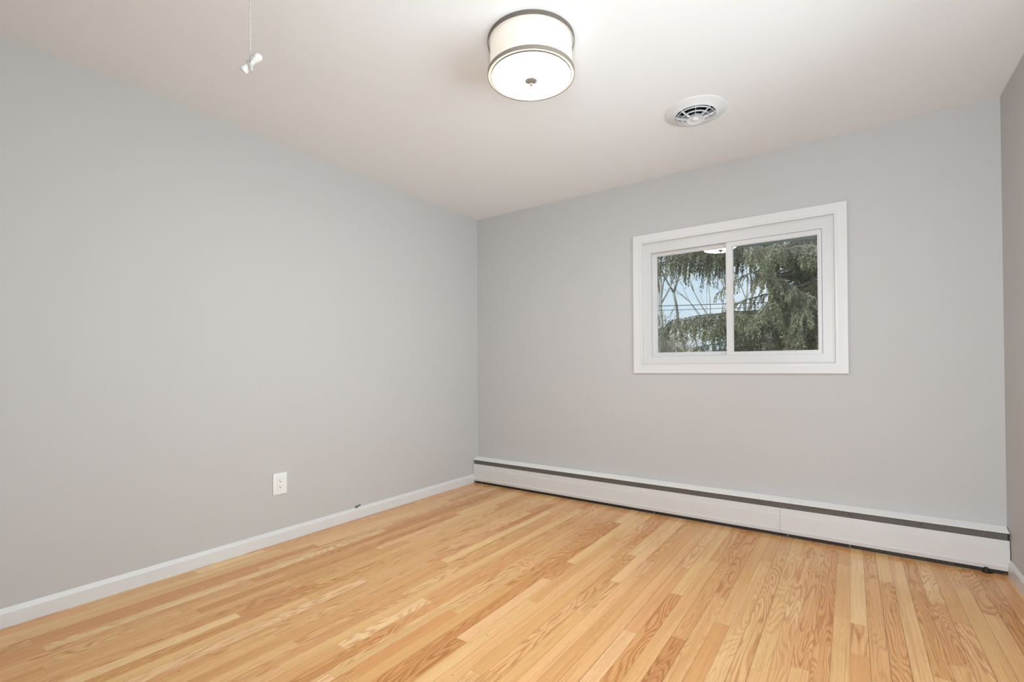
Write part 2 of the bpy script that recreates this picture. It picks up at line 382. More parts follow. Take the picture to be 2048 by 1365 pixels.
bmesh.ops.bevel(bm, geom=[e for e in bm.edges if all(v.co.y < 0.009 for v in e.verts)], offset=0.0012, segments=1, affect='EDGES')
obj('window_frame', bm, M_vinyl, wn, off=wo_)
# right sash, in the front track
def sash(name, x0, x1, z0, z1, wl, wr, wb, wt_, y0, y1):
    bm = bmesh.new()
    ring(bm, (x0, x1, z0, z1), (x0 + wl, x1 - wr, z0 + wb, z1 - wt_), y0, y1)
    ring(bm, (x0 + wl - 0.001, x1 - wr + 0.001, z0 + wb - 0.001, z1 - wt_ + 0.001), (x0 + wl + 0.003, x1 - wr - 0.003, z0 + wb + 0.003, z1 - wt_ - 0.003), y0 + 0.005, y1 - 0.004)
    bmesh.ops.bevel(bm, geom=[e for e in bm.edges if all(abs(v.co.y - y0) < 1e-5 for v in e.verts)], offset=0.0012, segments=1, affect='EDGES')
    s = obj(name, bm, M_vinyl, wn, off=wo_)
    bm = bmesh.new(); ym = (y0 + y1) / 2
    box(bm, x0 + wl - 0.002, x1 - wr + 0.002, ym - 0.0015, ym + 0.0015, z0 + wb - 0.002, z1 - wt_ + 0.002)
    bm2 = bm; obj('glass_pane', bm2, M_glass, s, off=wo_)
    return s
s = sash('sash', 2.165, IX1 - 0.0015, IZ0 - 0.0005, IZ1 - 0.001, 0.041, 0.0195, 0.0215, 0.030, 0.012, 0.034)
s = sash('sash', IX0 - 0.001, 2.203, IZ0 - 0.001, IZ1 + 0.001, 0.031, 0.040, 0.028, 0.022, 0.046, 0.070)
# outer screen frame behind the right sash
bm = bmesh.new(); ring(bm, (2.17, IX1 - 0.001, IZ0, IZ1), (2.19, IX1 - 0.014, IZ0 + 0.014, IZ1 - 0.034), 0.086, 0.096); obj('outer_frame', bm, mat('outer_frame_green', (0.16, 0.22, 0.20), 0.5, var=(20, 0.1)), wn, off=wo_)

# wide side window out of view, added as the opening for fill light
w2 = empty('added_window', (W, (RY0 + RY1) / 2, RZ0)); struct(w2); w2o = tuple(w2.location)
def turn(bm):
    for v in bm.verts: v.co = Vector((-v.co.y, v.co.x, v.co.z))
    return bm
bm = bmesh.new(); mitre_frame(bm, RY0 - 0.07, RY1 + 0.07, RZ0 - 0.07, RZ1 + 0.07, [(0, -W), (0, -W + 0.016), (0.05, -W + 0.012), (0.07, -W + 0.008), (0.07, -W)]); obj('casing', turn(bm), M_trim, w2, off=w2o)
bm = bmesh.new(); ring(bm, (RY0, RY1, RZ0, RZ1), (RY0 + 0.04, RY1 - 0.04, RZ0 + 0.04, RZ1 - 0.04), -W - 0.10, -W - 0.04); box(bm, -1.97, -1.93, -W - 0.09, -W - 0.05, RZ0 + 0.04, RZ1 - 0.04); obj('window_frame', turn(bm), M_vinyl, w2, off=w2o)
bm = bmesh.new(); box(bm, RY0 + 0.035, RY1 - 0.035, -W - 0.072, -W - 0.068, RZ0 + 0.035, RZ1 - 0.035); obj('glass_pane', turn(bm), M_glass, w2, off=w2o)

# ------------------------------------------------------------------ baseboard heater
def heater():
    t = empty('baseboard_heater', (W / 2, -0.04, 0)); o_ = tuple(t.location)
    tag(t, 'long white hot water baseboard heater with dark slot along the wall under the window', 'heater')
    X0, X1 = 0.004, W - 0.004
    YF = -0.074
    bm = bmesh.new(); box(bm, X0 + 0.01, X1 - 0.01, -0.006, -0.0005, 0.0, 0.222); obj('back_panel', bm, M_black, t, off=o_)
    # top cover in two lengths with a seam
    prof = [(-0.0005, 0.2285), (-0.006, 0.2285), (YF + 0.004, 0.2135), (YF, 0.2125), (YF, 0.2098), (YF + 0.003, 0.2098), (YF + 0.006, 0.2110), (-0.006, 0.2245), (-0.0005, 0.2245)]
    XE, XJ = 3.402, 2.537
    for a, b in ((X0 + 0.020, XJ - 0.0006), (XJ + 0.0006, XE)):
        bm = bmesh.new(); sweep_x(bm, prof, a, b); obj('top_cover', bm, M_heat_lit, t, off=o_)
    # damper flap: dark grey strip seen in the slot
    bm = bmesh.new(); sweep_x(bm, [(YF + 0.011, 0.2115), (YF + 0.018, 0.160), (YF + 0.020, 0.160), (YF + 0.013, 0.2120)], X0 + 0.012, X1 - 0.006); dm = obj('damper', bm, M_gap, t, off=o_)
    for x in (1.99, 2.36, 2.83, 2.842, 3.15):
        bm = bmesh.new(); r = bmesh.ops.create_icosphere(bm, subdivisions=2, radius=0.0032); bmesh.ops.translate(bm, vec=(x, YF + 0.0132, 0.192 if x != 2.842 else 0.186), verts=r['verts'])
        obj('rivet', bm, M_black, dm, off=o_)
    # front panel, with the raised line and the rolled lower edge
    fp = [(YF + 0.014, 0.1680), (YF + 0.014, 0.1715), (YF + 0.009, 0.1727), (YF + 0.0075, 0.1710), (YF + 0.0075, 0.1395), (YF + 0.0008, 0.1352), (YF, 0.1335),
          (YF, 0.0500), (YF - 0.0058, 0.0458), (YF - 0.0065, 0.0440), (YF - 0.0020, 0.0225), (YF + 0.006, 0.0215), (YF + 0.006, 0.0235), (YF + 0.003, 0.0240), (YF + 0.0025, 0.040), (YF + 0.0100, 0.1675)]
    XS0, XS1 = 2.448, 2.4815
    for a, b in ((X0 + 0.022, XS0), (XS1 + 0.0010, XE + 0.002)):
        bm = bmesh.new(); sweep_x(bm, fp, a, b); obj('front_panel', bm, M_heat, t, off=o_)
    bm = bmesh.new(); sweep_x(bm, [(y - 0.0012, z) for y, z in fp], XS0 - 0.001, XS1); obj('splice_plate', bm, M_heat, t, off=o_)
    # end caps
    for (a, b, nm) in ((X0, X0 + 0.0235, 'l'), (XE - 0.0005, X1, 'r')):
        bm = bmesh.new()
        sweep_x(bm, [(y - 0.001 * (z > 0.2), z + 0.0008) for y, z in prof], a, b)
        sweep_x(bm, [(y - 0.0010, z) for y, z in fp], a, b)
        xe = a if nm == 'l' else b - 0.001
        sweep_x(bm, [(-0.001, 0.020), (YF + 0.004, 0.022), (YF + 0.004, 0.17), (-0.030, 0.17), (-0.001, 0.2245)], xe, xe + 0.001)
        ec = obj('end_cap', bm, [M_heat, M_heat_lit], t, off=o_)
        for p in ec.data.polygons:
            if p.center.z > 0.205: p.material_index = 1  # cap tops take the enamel with the light painted in
    # dark lower strip standing on the floor behind the front panel
    bm = bmesh.new(); box(bm, X0 + 0.03, X1 - 0.02, YF + 0.010, YF + 0.012, 0.0, 0.030); bs = obj('base_strip', bm, M_black, t, off=o_)
    bm = bmesh.new(); rg = random.Random(4); x = 2.93
    while x < 3.285:
        h = rg.uniform(0.0035, 0.0065); z0 = 0.0085 + rg.uniform(-0.0006, 0.0006); k = rg.random()
        if k < 0.55: box(bm, x, x + 0.0012, YF + 0.0092, YF + 0.0101, z0, z0 + h)
        elif k < 0.8:
            tube(bm, [(x + 0.0022 + 0.0022 * math.cos(a), YF + 0.0097, z0 + h / 2 + h / 2 * math.sin(a)) for a in [i * math.pi / 5 + 0.6 for i in range(9)]], 0.0005, 4)
        else:
            tube(bm, [(x, YF + 0.0097, z0), (x + 0.002, YF + 0.0097, z0 + h), (x + 0.004, YF + 0.0097, z0)], 0.0005, 4)
        x += rg.choice([0.0038, 0.0045, 0.006, 0.012])
    obj('printed_marks', bm, M_print, bs, off=o_)
    # pipe with fins inside
    bm = bmesh.new(); tube(bm, [(X0 + 0.02, -0.038, 0.075), (X1 - 0.02, -0.038, 0.075)], 0.0095, 12); pp = obj('pipe', bm, M_copper, t, off=o_)
    bm = bmesh.new(); x = 0.25
    while x < 3.2: box(bm, x, x + 0.0006, -0.060, -0.014, 0.048, 0.102); x += 0.012
    obj('fins', bm, M_fin, pp, off=o_)['kind'] = 'stuff'
    # feet under the panel
    for x in (0.095, 1.687, 2.52, 2.834):
        bm = bmesh.new(); box(bm, x - 0.004, x + 0.004, YF + 0.006, YF + 0.0098, 0.0, 0.024, 0.0008); obj('foot', bm, M_gap, t, off=o_)
    bm = bmesh.new(); lathe(bm, 3.40, YF - 0.010, [(0, 0.0), (0.012, 0.0), (0.013, 0.004), (0.009, 0.006), (0.008, 0.028), (0, 0.028)], 20); box(bm, 3.385, 3.425, YF - 0.012, YF + 0.008, 0.0, 0.0025, 0.0008)
    obj('foot', bm, M_black, t, smooth=True, off=o_)
heater()

# ------------------------------------------------------------------ outlet on the left wall
def outlet():
    y0, y1, z0, z1 = -1.934, -1.849, 0.2925, 0.4215
    yc, zc = (y0 + y1) / 2, (z0 + z1) / 2
    t = empty('wall_outlet', (0, yc, zc)); o_ = tuple(t.location)
    tag(t, 'white double electrical outlet with screwed plate low on the left wall', 'outlet')
    bm = bmesh.new(); box(bm, 0.0002, 0.0085, y0, y1, z0, z1, 0.0018); obj('cover_plate', bm, M_plate, t, smooth=True, off=o_)
    rc = []
    bm = bmesh.new(); box(bm, 0.008, 0.0102, yc - 0.0175, yc + 0.0175, zc - 0.0345, zc + 0.0345, 0.0006); rc = obj('receptacle', bm, M_plate, t, off=o_)
    bm = bmesh.new(); ring_w = 0.0008
    for (a, b, c, d) in ((-0.0185, -0.0173, -0.0355, 0.0355), (0.0173, 0.0185, -0.0355, 0.0355), (-0.0185, 0.0185, 0.0343, 0.0355), (-0.0185, 0.0185, -0.0355, -0.0343)):
        box(bm, 0.0075, 0.0087, yc + a, yc + b, zc + c, zc + d)
    obj('seam', bm, mat('seam_grey', (0.40, 0.41, 0.41), 0.6, var=(40, 0.1)), rc, off=o_)
    for s in (1, -1):
        z = zc + s * 0.0175
        for (dy, w_, h_, dz) in ((-0.0065, 0.0024, 0.0090, 0.003), (0.0065, 0.0016, 0.0066, 0.003)):
            bm = bmesh.new(); box(bm, 0.0098, 0.0104, yc + dy - w_ / 2, yc + dy + w_ / 2, z + dz - h_ / 2, z + dz + h_ / 2); obj('slot', bm, M_slot, rc, off=o_)
        bm = bmesh.new(); rr = bmesh.ops.create_cone(bm, cap_ends=True, segments=16, radius1=0.0033, radius2=0.0033, depth=0.0006)
        bmesh.ops.rotate(bm, cent=(0, 0, 0), matrix=Matrix.Rotation(math.pi / 2, 3, 'Y'), verts=bm.verts); bmesh.ops.translate(bm, vec=(0.0101, yc + 0.0005, z - 0.0065), verts=bm.verts)
        obj('ground_hole', bm, M_slot, rc, off=o_)
    for s in (1, -1):
        bm = bmesh.new(); bmesh.ops.create_cone(bm, cap_ends=True, segments=20, radius1=0.0030, radius2=0.0024, depth=0.0012)
        bmesh.ops.rotate(bm, cent=(0, 0, 0), matrix=Matrix.Rotation(math.pi / 2, 3, 'Y'), verts=bm.verts); bmesh.ops.translate(bm, vec=(0.0089, yc, zc + s * 0.048), verts=bm.verts)
        box(bm, 0.0093, 0.0097, yc - 0.0024, yc + 0.0024, zc + s * 0.048 - 0.0003, zc + s * 0.048 + 0.0003)
        obj('screw', bm, M_plate, t, off=o_)
outlet()

# small dark cut cable ends poking out of the wall just above the baseboard
def cable():
    t = empty('cable_stub', (0, -1.326, 0.085)); o_ = tuple(t.location)
    tag(t, 'tiny dark cut cable ends sticking out of the left wall just above the baseboard', 'cable')
    bm = bmesh.new()
    tube(bm, [(-0.004, -1.349, 0.0830), (0.006, -1.350, 0.0822), (0.010, -1.344, 0.0795), (0.009, -1.337, 0.0805)], [0.0028, 0.0034, 0.0036, 0.003], 10)
    tube(bm, [(0.001, -1.347, 0.0880), (0.005, -1.341, 0.0885), (0.004, -1.333, 0.0870)], [0.0018, 0.0022, 0.002], 8)
    obj('cable_end', bm, M_cable, t, smooth=True, off=o_)
    bm = bmesh.new(); tube(bm, [(-0.004, -1.329, 0.0875), (0.006, -1.329, 0.0870), (0.009, -1.325, 0.0850)], [0.003, 0.0042, 0.0038], 10); obj('cable_end', bm, M_cable, t, smooth=True, off=o_)
    bm = bmesh.new(); tube(bm, [(-0.004, -1.314, 0.0895), (0.006, -1.313, 0.0890), (0.008, -1.311, 0.0868)], [0.003, 0.0040, 0.0035], 10); obj('cable_end', bm, M_cable, t, smooth=True, off=o_)
cable()

# ------------------------------------------------------------------ ceiling lamp
LX, LY, LR, LH = 1.7507, -1.753, 0.1839, 0.1533
def lamp():
    t = empty('ceiling_lamp', (LX, LY, H)); o_ = tuple(t.location)
    tag(t, 'lit round flush ceiling lamp with a mesh drum and bronze bands', 'lamp')
    bm = bmesh.new(); lathe(bm, LX, LY, [(0, H - 0.0003), (LR - 0.02, H - 0.0003), (LR - 0.004, H - 0.001), (LR - 0.004, H - 0.004), (0, H - 0.004)]); obj('canopy', bm, M_reg, t, off=o_)
    def band(z0, z1, m, nm, rr=LR):
        bm = bmesh.new(); lathe(bm, LX, LY, [(rr - 0.0022, z0), (rr, z0), (rr, z1), (rr - 0.0022, z1)], closed=True); obj(nm, bm, m, t, smooth=True, off=o_)
    band(H - 0.0185, H - 0.001, M_bronze, 'top_band'); band(H - LH, H - LH + 0.0155, M_nickel, 'lower_band')
    # perforated metal mesh drum
    m = bpy.data.materials.new('fine_metal_mesh'); m.use_nodes = True; tr = m.node_tree; tr.nodes.clear(); N = tr.nodes.new; L = tr.links.new
    out = N('ShaderNodeOutputMaterial'); mx = N('ShaderNodeMixShader'); tp = N('ShaderNodeBsdfTransparent'); pb = N('ShaderNodeBsdfPrincipled')
    pb.inputs['Base Color'].default_value = (0.62, 0.58, 0.50, 1); pb.inputs['Metallic'].default_value = 0.4; pb.inputs['Roughness'].default_value = 0.45
    uv = N('ShaderNodeUVMap'); uv.uv_map = 'drum'; sx = N('ShaderNodeSeparateXYZ'); L(uv.outputs[0], sx.inputs[0])
    def mth(op, a, b=None):
        n = N('ShaderNodeMath'); n.operation = op
        for i, v in enumerate((a, b)):
            if v is None: continue
            if isinstance(v, (int, float)): n.inputs[i].default_value = v
            else: L(v, n.inputs[i])
        return n.outputs[0]
    k = math.pi / 0.0034
    a = mth('ABSOLUTE', mth('SINE', mth('MULTIPLY', mth('ADD', sx.outputs[0], sx.outputs[1]), k))); b = mth('ABSOLUTE', mth('SINE', mth('MULTIPLY', mth('SUBTRACT', sx.outputs[0], sx.outputs[1]), k)))
    hole = mth('GREATER_THAN', mth('MULTIPLY', a, b), 0.22)
    L(hole, mx.inputs[0]); L(pb.outputs[0], mx.inputs[1]); L(tp.outputs[0], mx.inputs[2]); L(mx.outputs[0], out.inputs[0])
    n = 128; vs = []; fc = []; uvs = []; rr = LR - 0.0011
    for i in range(n + 1):
        an = 2 * math.pi * i / n
        for z in (H - LH + 0.002, H - 0.004): vs.append((rr * math.cos(an), rr * math.sin(an), z - H)); uvs.append((rr * an, z))
    for i in range(n): fc.append((2 * i, 2 * i + 2, 2 * i + 3, 2 * i + 1))
    me = bpy.data.meshes.new('mesh_drum'); me.from_pydata(vs, [], fc); ul = me.uv_layers.new(name='drum')
    for i, l in enumerate(me.loops): ul.data[i].uv = uvs[l.vertex_index]
    for p in me.polygons: p.use_smooth = True
    link_mesh('mesh_drum', me, m, t)
    # inner white fabric shade, lit from inside
    ms = mat('lit_shade', (0.72, 0.69, 0.63), 0.8, var=(200, 0.02)); emis(ms, (1.0, 0.90, 0.80), 0.48)
    ri = LR - 0.011
    bm = bmesh.new(); lathe(bm, LX, LY, [(ri, H - LH + 0.002), (ri, H - 0.004)]); obj('inner_shade', bm, ms, t, smooth=True, off=o_)
    # thin rim and lit glass diffuser, slightly dished
    md = mat('lit_diffuser', (0.9, 0.9, 0.88), 0.3, var=(60, 0.01)); emis(md, (1.0, 0.95, 0.87), 40.0)
    rg = 0.1675
    bm = bmesh.new(); lathe(bm, LX, LY, [(0, H - LH - 0.0165), (0.06, H - LH - 0.0160), (0.12, H - LH - 0.0140), (0.152, H - LH - 0.0105), (rg - 0.001, H - LH - 0.0040), (rg, H - LH - 0.001), (rg, H - LH + 0.002), (0, H - LH + 0.002)]); obj('diffuser', bm, md, t, smooth=True, off=o_)
    bm = bmesh.new(); lathe(bm, LX, LY, [(rg + 0.0002, H - LH - 0.0035), (rg + 0.0030, H - LH - 0.0035), (rg + 0.0030, H - LH + 0.003), (rg + 0.0002, H - LH + 0.003)], closed=True); obj('diffuser_rim', bm, M_bronze, t, smooth=True, off=o_)
    mu = mat('lit_underside', (0.85, 0.82, 0.75), 0.8, var=(200, 0.02)); emis(mu, (1.0, 0.88, 0.70), 0.45)
    bm = bmesh.new(); lathe(bm, LX, LY, [(rg + 0.0030, H - LH + 0.0025), (LR - 0.002, H - LH + 0.0025)]); obj('shade_underside', bm, mu, t, off=o_)
    zf = H - LH - 0.0165
    bm = bmesh.new(); lathe(bm, LX, LY, [(0, zf - 0.020), (0.005, zf - 0.0195), (0.0075, zf - 0.016), (0.0065, zf - 0.012), (0.010, zf - 0.009), (0.022, zf - 0.005), (0.0265, zf - 0.001), (0.0265, zf + 0.001), (0, zf + 0.001)], 48); obj('finial', bm, mat('finial_metal', (0.085, 0.075, 0.06), 0.6, metal=0.1, var=(60, 0.1)), t, smooth=True, off=o_)
lamp()

# ------------------------------------------------------------------ round ceiling register
def register():
    t = empty('ceiling_air_register', (VX, VY, H)); o_ = tuple(t.location)
    tag(t, 'round white ceiling air vent with stepped concentric rings', 'air vent')
    bm = bmesh.new(); lathe(bm, VX, VY, [(0.111, H - 0.0002), (VR, H - 0.0002), (VR, H - 0.002), (VR - 0.003, H - 0.004), (VR - 0.012, H - 0.0055), (0.140, H - 0.009), (0.124, H - 0.013), (0.112, H - 0.0185), (0.1085, H - 0.0205), (0.1045, H - 0.0205), (0.1025, H - 0.017), (0.1035, H + 0.03), (0.111, H + 0.03)], closed=True)
    obj('flange', bm, M_reg, t, smooth=True, off=o_)
    bm = bmesh.new(); lathe(bm, VX, VY, [(0.1115, H - 0.004), (0.1115, H + 0.28), (0, H + 0.28)], 48); obj('duct_boot', bm, M_duct, t, off=o_)
    for r, z, hgt in ((0.0950, H - 0.0270, 0.0115), (0.0710, H - 0.0360, 0.0115)):
        bm = bmesh.new(); lathe(bm, VX, VY, [(r - 0.0055, z + hgt), (r - 0.0022, z + 0.006), (r, z + 0.0005), (r + 0.0018, z), (r + 0.0018, z + 0.002), (r - 0.0006, z + 0.0075), (r - 0.0040, z + hgt)], closed=True)
        obj('louver_ring', bm, M_reg, t, smooth=True, off=o_)
    zc = H - 0.0450
    bm = bmesh.new(); lathe(bm, VX, VY, [(0.032, zc + 0.020), (0.040, zc + 0.006), (0.0445, zc + 0.001), (0.0460, zc), (0.0450, zc - 0.0005), (0.034, zc + 0.0035), (0.020, zc + 0.0040), (0.0155, zc + 0.0035), (0.0150, zc - 0.0015), (0.011, zc - 0.0035), (0.003, zc - 0.0040), (0.002, zc - 0.002), (0, zc - 0.002)], 64); obj('centre_disc', bm, M_reg, t, smooth=True, off=o_)
    for k in range(8):
        a = 2 * math.pi * (k + 0.35) / 8
        bm = bmesh.new(); P = [(0.036, zc + 0.004), (0.036, zc + 0.014), (0.070, zc + 0.0205), (0.1030, zc + 0.0350), (0.1030, zc + 0.0255), (0.094, zc + 0.0195), (0.070, zc + 0.0105), (0.045, zc + 0.0025)]
        th = 0.0011; ca, sa = math.cos(a), math.sin(a)
        A = [bm.verts.new((VX + r * ca - th * sa, VY + r * sa + th * ca, z)) for r, z in P]; B = [bm.verts.new((VX + r * ca + th * sa, VY + r * sa - th * ca, z)) for r, z in P]
        n = len(P)
        for i in range(n):
            j = (i + 1) % n; bm.faces.new((A[i], A[j], B[j], B[i]))
        bm.faces.new(A[::-1]); bm.faces.new(B); obj('vane', bm, M_reg, t, off=o_)
register()

# ------------------------------------------------------------------ attic pull cord
def cordpull():
    px, py, pz = 1.5166, -2.7987, 1.900
    t = empty('attic_pull_cord', (px, py, H)); o_ = tuple(t.location)
    tag(t, 'thin white pull cord hanging from the ceiling with a knobbed white handle', 'pull cord')
    bm = bmesh.new()
    for ph in (0, math.pi):
        tube(bm, [(px - 0.0035 + 0.0035 * (i / 119) + 0.0009 * math.cos(i * 0.9 + ph), py + 0.0009 * math.sin(i * 0.9 + ph), H - 0.006 - (H - 0.006 - pz) * i / 119) for i in range(120)], 0.0013, 6)
    obj('cord', bm, M_cord, t, smooth='all', off=o_)
    bm = bmesh.new(); tube(bm, [(px - 0.0035 + 0.006 * math.cos(a), py, H - 0.008 + 0.006 * math.sin(a)) for a in [i * 2 * math.pi / 16 + 1.4 for i in range(16)]], 0.0012, 6); tube(bm, [(px - 0.0035, py, H - 0.003), (px - 0.0035, py, H + 0.012)], 0.0018, 6); obj('screw_eye', bm, M_steel, t, smooth=True, off=o_)
    # handle: a bar hanging aslant, rounded bulb at one end, flared foot at the other
    R = r_; Uv = Vector((0, 0, 1)); F = f_
    c0 = Vector((px, py, pz))
    def P(a, b, c=0.0): return c0 + R * a + Uv * b + F * c          # metres right, up, away
    bm = bmesh.new()
    ax = [P(0.0270, 0.0125), P(0.0265, 0.0105), P(0.0235, 0.0065), P(0.0180, 0.0010), P(0.0120, -0.0045), P(0.0060, -0.0095), P(0.0000, -0.0150), P(-0.0060, -0.0205), P(-0.0120, -0.0265), P(-0.0165, -0.0315), P(-0.0190, -0.0345), P(-0.0200, -0.0355)]
    rr = [0.0020, 0.0072, 0.0106, 0.0108, 0.0090, 0.0078, 0.0074, 0.0078, 0.0094, 0.0112, 0.0104, 0.0055]
    tube(bm, ax, rr, 20)
    obj('handle', bm, M_knob, t, smooth='all', off=o_)
    bm = bmesh.new()      # knotted cord tail folded round the bar
    tube(bm, [P(0.0080, 0.0030, -0.004), P(0.0100, -0.0060, -0.010), P(0.0060, -0.0150, -0.0095), P(0.0035, -0.0225, -0.006), P(0.0050, -0.0300, -0.003), P(0.0065, -0.0360, -0.001)], [0.0022, 0.0026, 0.0028, 0.0034, 0.0040, 0.0030], 10)
    tube(bm, [P(-0.0040, -0.0120, -0.009), P(0.0010, -0.0180, -0.010), P(0.0060, -0.0210, -0.008), P(0.0085, -0.0270, -0.004), P(0.0060, -0.0330, -0.001)], [0.0018, 0.0024, 0.0024, 0.0028, 0.0020], 10)
    obj('knot', bm, M_cord, t, smooth='all', off=o_)
cordpull()

# ------------------------------------------------------------------ outside: ground, trees, wires
GZ = -3.2
def foliage_mat(name, cols):
    m = bpy.data.materials.new(name); m.use_nodes = True; t = m.node_tree; b = t.nodes['Principled BSDF']
    g = t.nodes.new('ShaderNodeNewGeometry'); cr = t.nodes.new('ShaderNodeValToRGB'); t.links.new(g.outputs['Random Per Island'], cr.inputs[0])
    e = cr.color_ramp.elements; e[0].color = (*cols[0], 1); e[1].color = (*cols[-1], 1)
    for i, c in enumerate(cols[1:-1]):
        k = e.new((i + 1) / (len(cols) - 1)); k.color = (*c, 1)
    b.inputs['Roughness'].default_value = 0.65
    t.links.new(cr.outputs[0], b.inputs['Base Color'])
    b.inputs['Subsurface Weight'].default_value = 0.0
    return m
M_needle = foliage_mat('spruce_needles', [(0.09, 0.13, 0.085), (0.17, 0.20, 0.12), (0.25, 0.265, 0.155), (0.34, 0.335, 0.20), (0.46, 0.44, 0.33)])
M_needle_b = foliage_mat('spruce_needles_bluish', [(0.06, 0.10, 0.075), (0.11, 0.155, 0.11), (0.17, 0.20, 0.13), (0.23, 0.25, 0.16)])
M_bark = mat('spruce_bark', (0.27, 0.25, 0.215), 0.9, var=(9, 0.3), bump=(40, 0.8))
M_twig = mat('dead_twig', (0.56, 0.54, 0.46), 0.9, var=(9, 0.25))
M_bare = mat('bare_tree_bark', (0.33, 0.33, 0.30), 0.9, var=(2, 0.2))
M_brush = foliage_mat('bare_brush', [(0.30, 0.27, 0.21), (0.42, 0.39, 0.32), (0.50, 0.48, 0.42), (0.36, 0.36, 0.20)])

class MB:
    def __init__(s): s.v = []; s.f = []
    def tri(s, a, b, c): n = len(s.v); s.v += [tuple(a), tuple(b), tuple(c)]; s.f.append((n, n + 1, n + 2))
    def blade(s, p, d, ln, w):          # a needle spray: two crossed slim leaves
        d = d.normalized(); q = d.cross(Vector((random.uniform(-1, 1), random.uniform(-1, 1), random.uniform(-1, 1))))
        if q.length < 1e-4: return
        q.normalize(); n = len(s.v); m = p + d * ln * 0.45; e = p + d * ln
        s.v += [tuple(p), tuple(m + q * w / 2), tuple(e), tuple(m - q * w / 2)]; s.f.append((n, n + 1, n + 2, n + 3))
    def tube(s, pts, rs, k=5):
        n0 = len(s.v); up = Vector((0.3, 0.2, 0.93))
        for i, p in enumerate(pts):
            d = (pts[min(i + 1, len(pts) - 1)] - pts[max(i - 1, 0)])
            d = d.normalized() if d.length > 0 else Vector((0, 0, 1))
            a = d.cross(up)
            if a.length < 1e-3: a = d.cross(Vector((1, 0, 0)))
            a.normalize(); b = a.cross(d)
            for j in range(k):
                an = 2 * math.pi * j / k; s.v.append(tuple(p + (a * math.cos(an) + b * math.sin(an)) * rs[i]))
        for i in range(len(pts) - 1):
            for j in range(k):
                a = n0 + i * k + j; b = n0 + i * k + (j + 1) % k; s.f.append((a, b, b + k, a + k))
        s.f.append(tuple(n0 + j for j in reversed(range(k)))); n1 = n0 + (len(pts) - 1) * k; s.f.append(tuple(n1 + j for j in range(k)))
    def build(s, name, m, parent=None, off=None, smooth=False):
        me = bpy.data.meshes.new(name)
        v = s.v if off is None else [(a - off[0], b - off[1], c - off[2]) for a, b, c in s.v]
        me.from_pydata(v, [], s.f)
        if smooth: me.polygons.foreach_set('use_smooth', [True] * len(me.polygons))
        return link_mesh(name, me, m, parent)
def rv(s=1.0): return Vector((random.uniform(-s, s), random.uniform(-s, s), random.uniform(-s, s)))

bm = bmesh.new()
bmesh.ops.create_grid(bm, x_segments=60, y_segments=60, size=70); bmesh.ops.translate(bm, vec=(0, 60, GZ), verts=bm.verts)
for v in bm.verts: v.co.z += 0.25 * mnoise.noise(v.co * 0.06) - 0.12
struct(obj('floor_outside', bm, M_ground)); bpy.data.objects['floor_outside'].name = 'ground'

def limb(bark, leaf, start, az, L, rise, droop, dens, hang, thick=0.02, up_tip=0.0, leafstart=0.12, lw=1.0):
    """one spruce limb: a curved bough, hanging branchlets along it, needles along the branchlets"""
    n = 14; h = Vector((math.cos(az), math.sin(az), 0)); pts = []; p = Vector(start); side = Vector((-h.y, h.x, 0)); sw = random.uniform(-0.12, 0.12)
    for i in range(n + 1):
        t = i / n
        pts.append(Vector(start) + h * (L * t) + Vector((0, 0, L * (rise * t - droop * t * t + up_tip * t ** 3))) + side * (sw * L * math.sin(t * 2.2)) + rv(0.012))
    bark.tube(pts, [thick * (1 - 0.85 * i / n) + 0.003 for i in range(n + 1)], 6)
    for k in range(int(L * 90)):
        t = 0.15 + 0.85 * random.random(); i = min(int(t * n), n - 1); p0 = pts[i].lerp(pts[i + 1], t * n - i)
        leaf.blade(p0 + rv(0.012), h * 0.5 + rv(0.9) + Vector((0, 0, -0.2)), random.uniform(0.04, 0.075), random.uniform(0.008, 0.014) * lw)
    nb = int(L * dens)
    for k in range(nb):
        t = leafstart + (1 - leafstart) * (k + random.random()) / nb; f = t * n; i = min(int(f), n - 1); p0 = pts[i].lerp(pts[i + 1], f - i)
        s = random.choice((-1, 1)); w = math.sin(min(1, (t - leafstart) / (1 - leafstart) + 0.15) * math.pi * 0.85) * 0.8 + 0.2
        ln = hang * w * random.uniform(0.45, 1.15)
        d = (h * random.uniform(0.0, 0.55) + side * s * random.uniform(0.25, 0.9) + Vector((0, 0, random.uniform(-0.25, 0.1)))).normalized()
        q = [p0]; m = 6; v = d
        for j in range(m):
            v = (v + Vector((0, 0, -0.62)) + rv(0.10)).normalized(); q.append(q[-1] + v * ln / m)
        bark.tube(q[:5], [0.0035 - 0.0005 * j for j in range(5)], 3)
        step = 0.020; tot = int(ln / step) + 2
        for j in range(tot):
            f2 = (j + random.random()) / tot * m; a = min(int(f2), m - 1); c = q[a].lerp(q[a + 1], f2 - a); dr = (q[a + 1] - q[a]).normalized()
            for z in range(3):
                leaf.blade(c + rv(0.008), dr * 0.75 + rv(0.8) + Vector((0, 0, -0.35)), random.uniform(0.035, 0.070), random.uniform(0.009, 0.015) * lw)

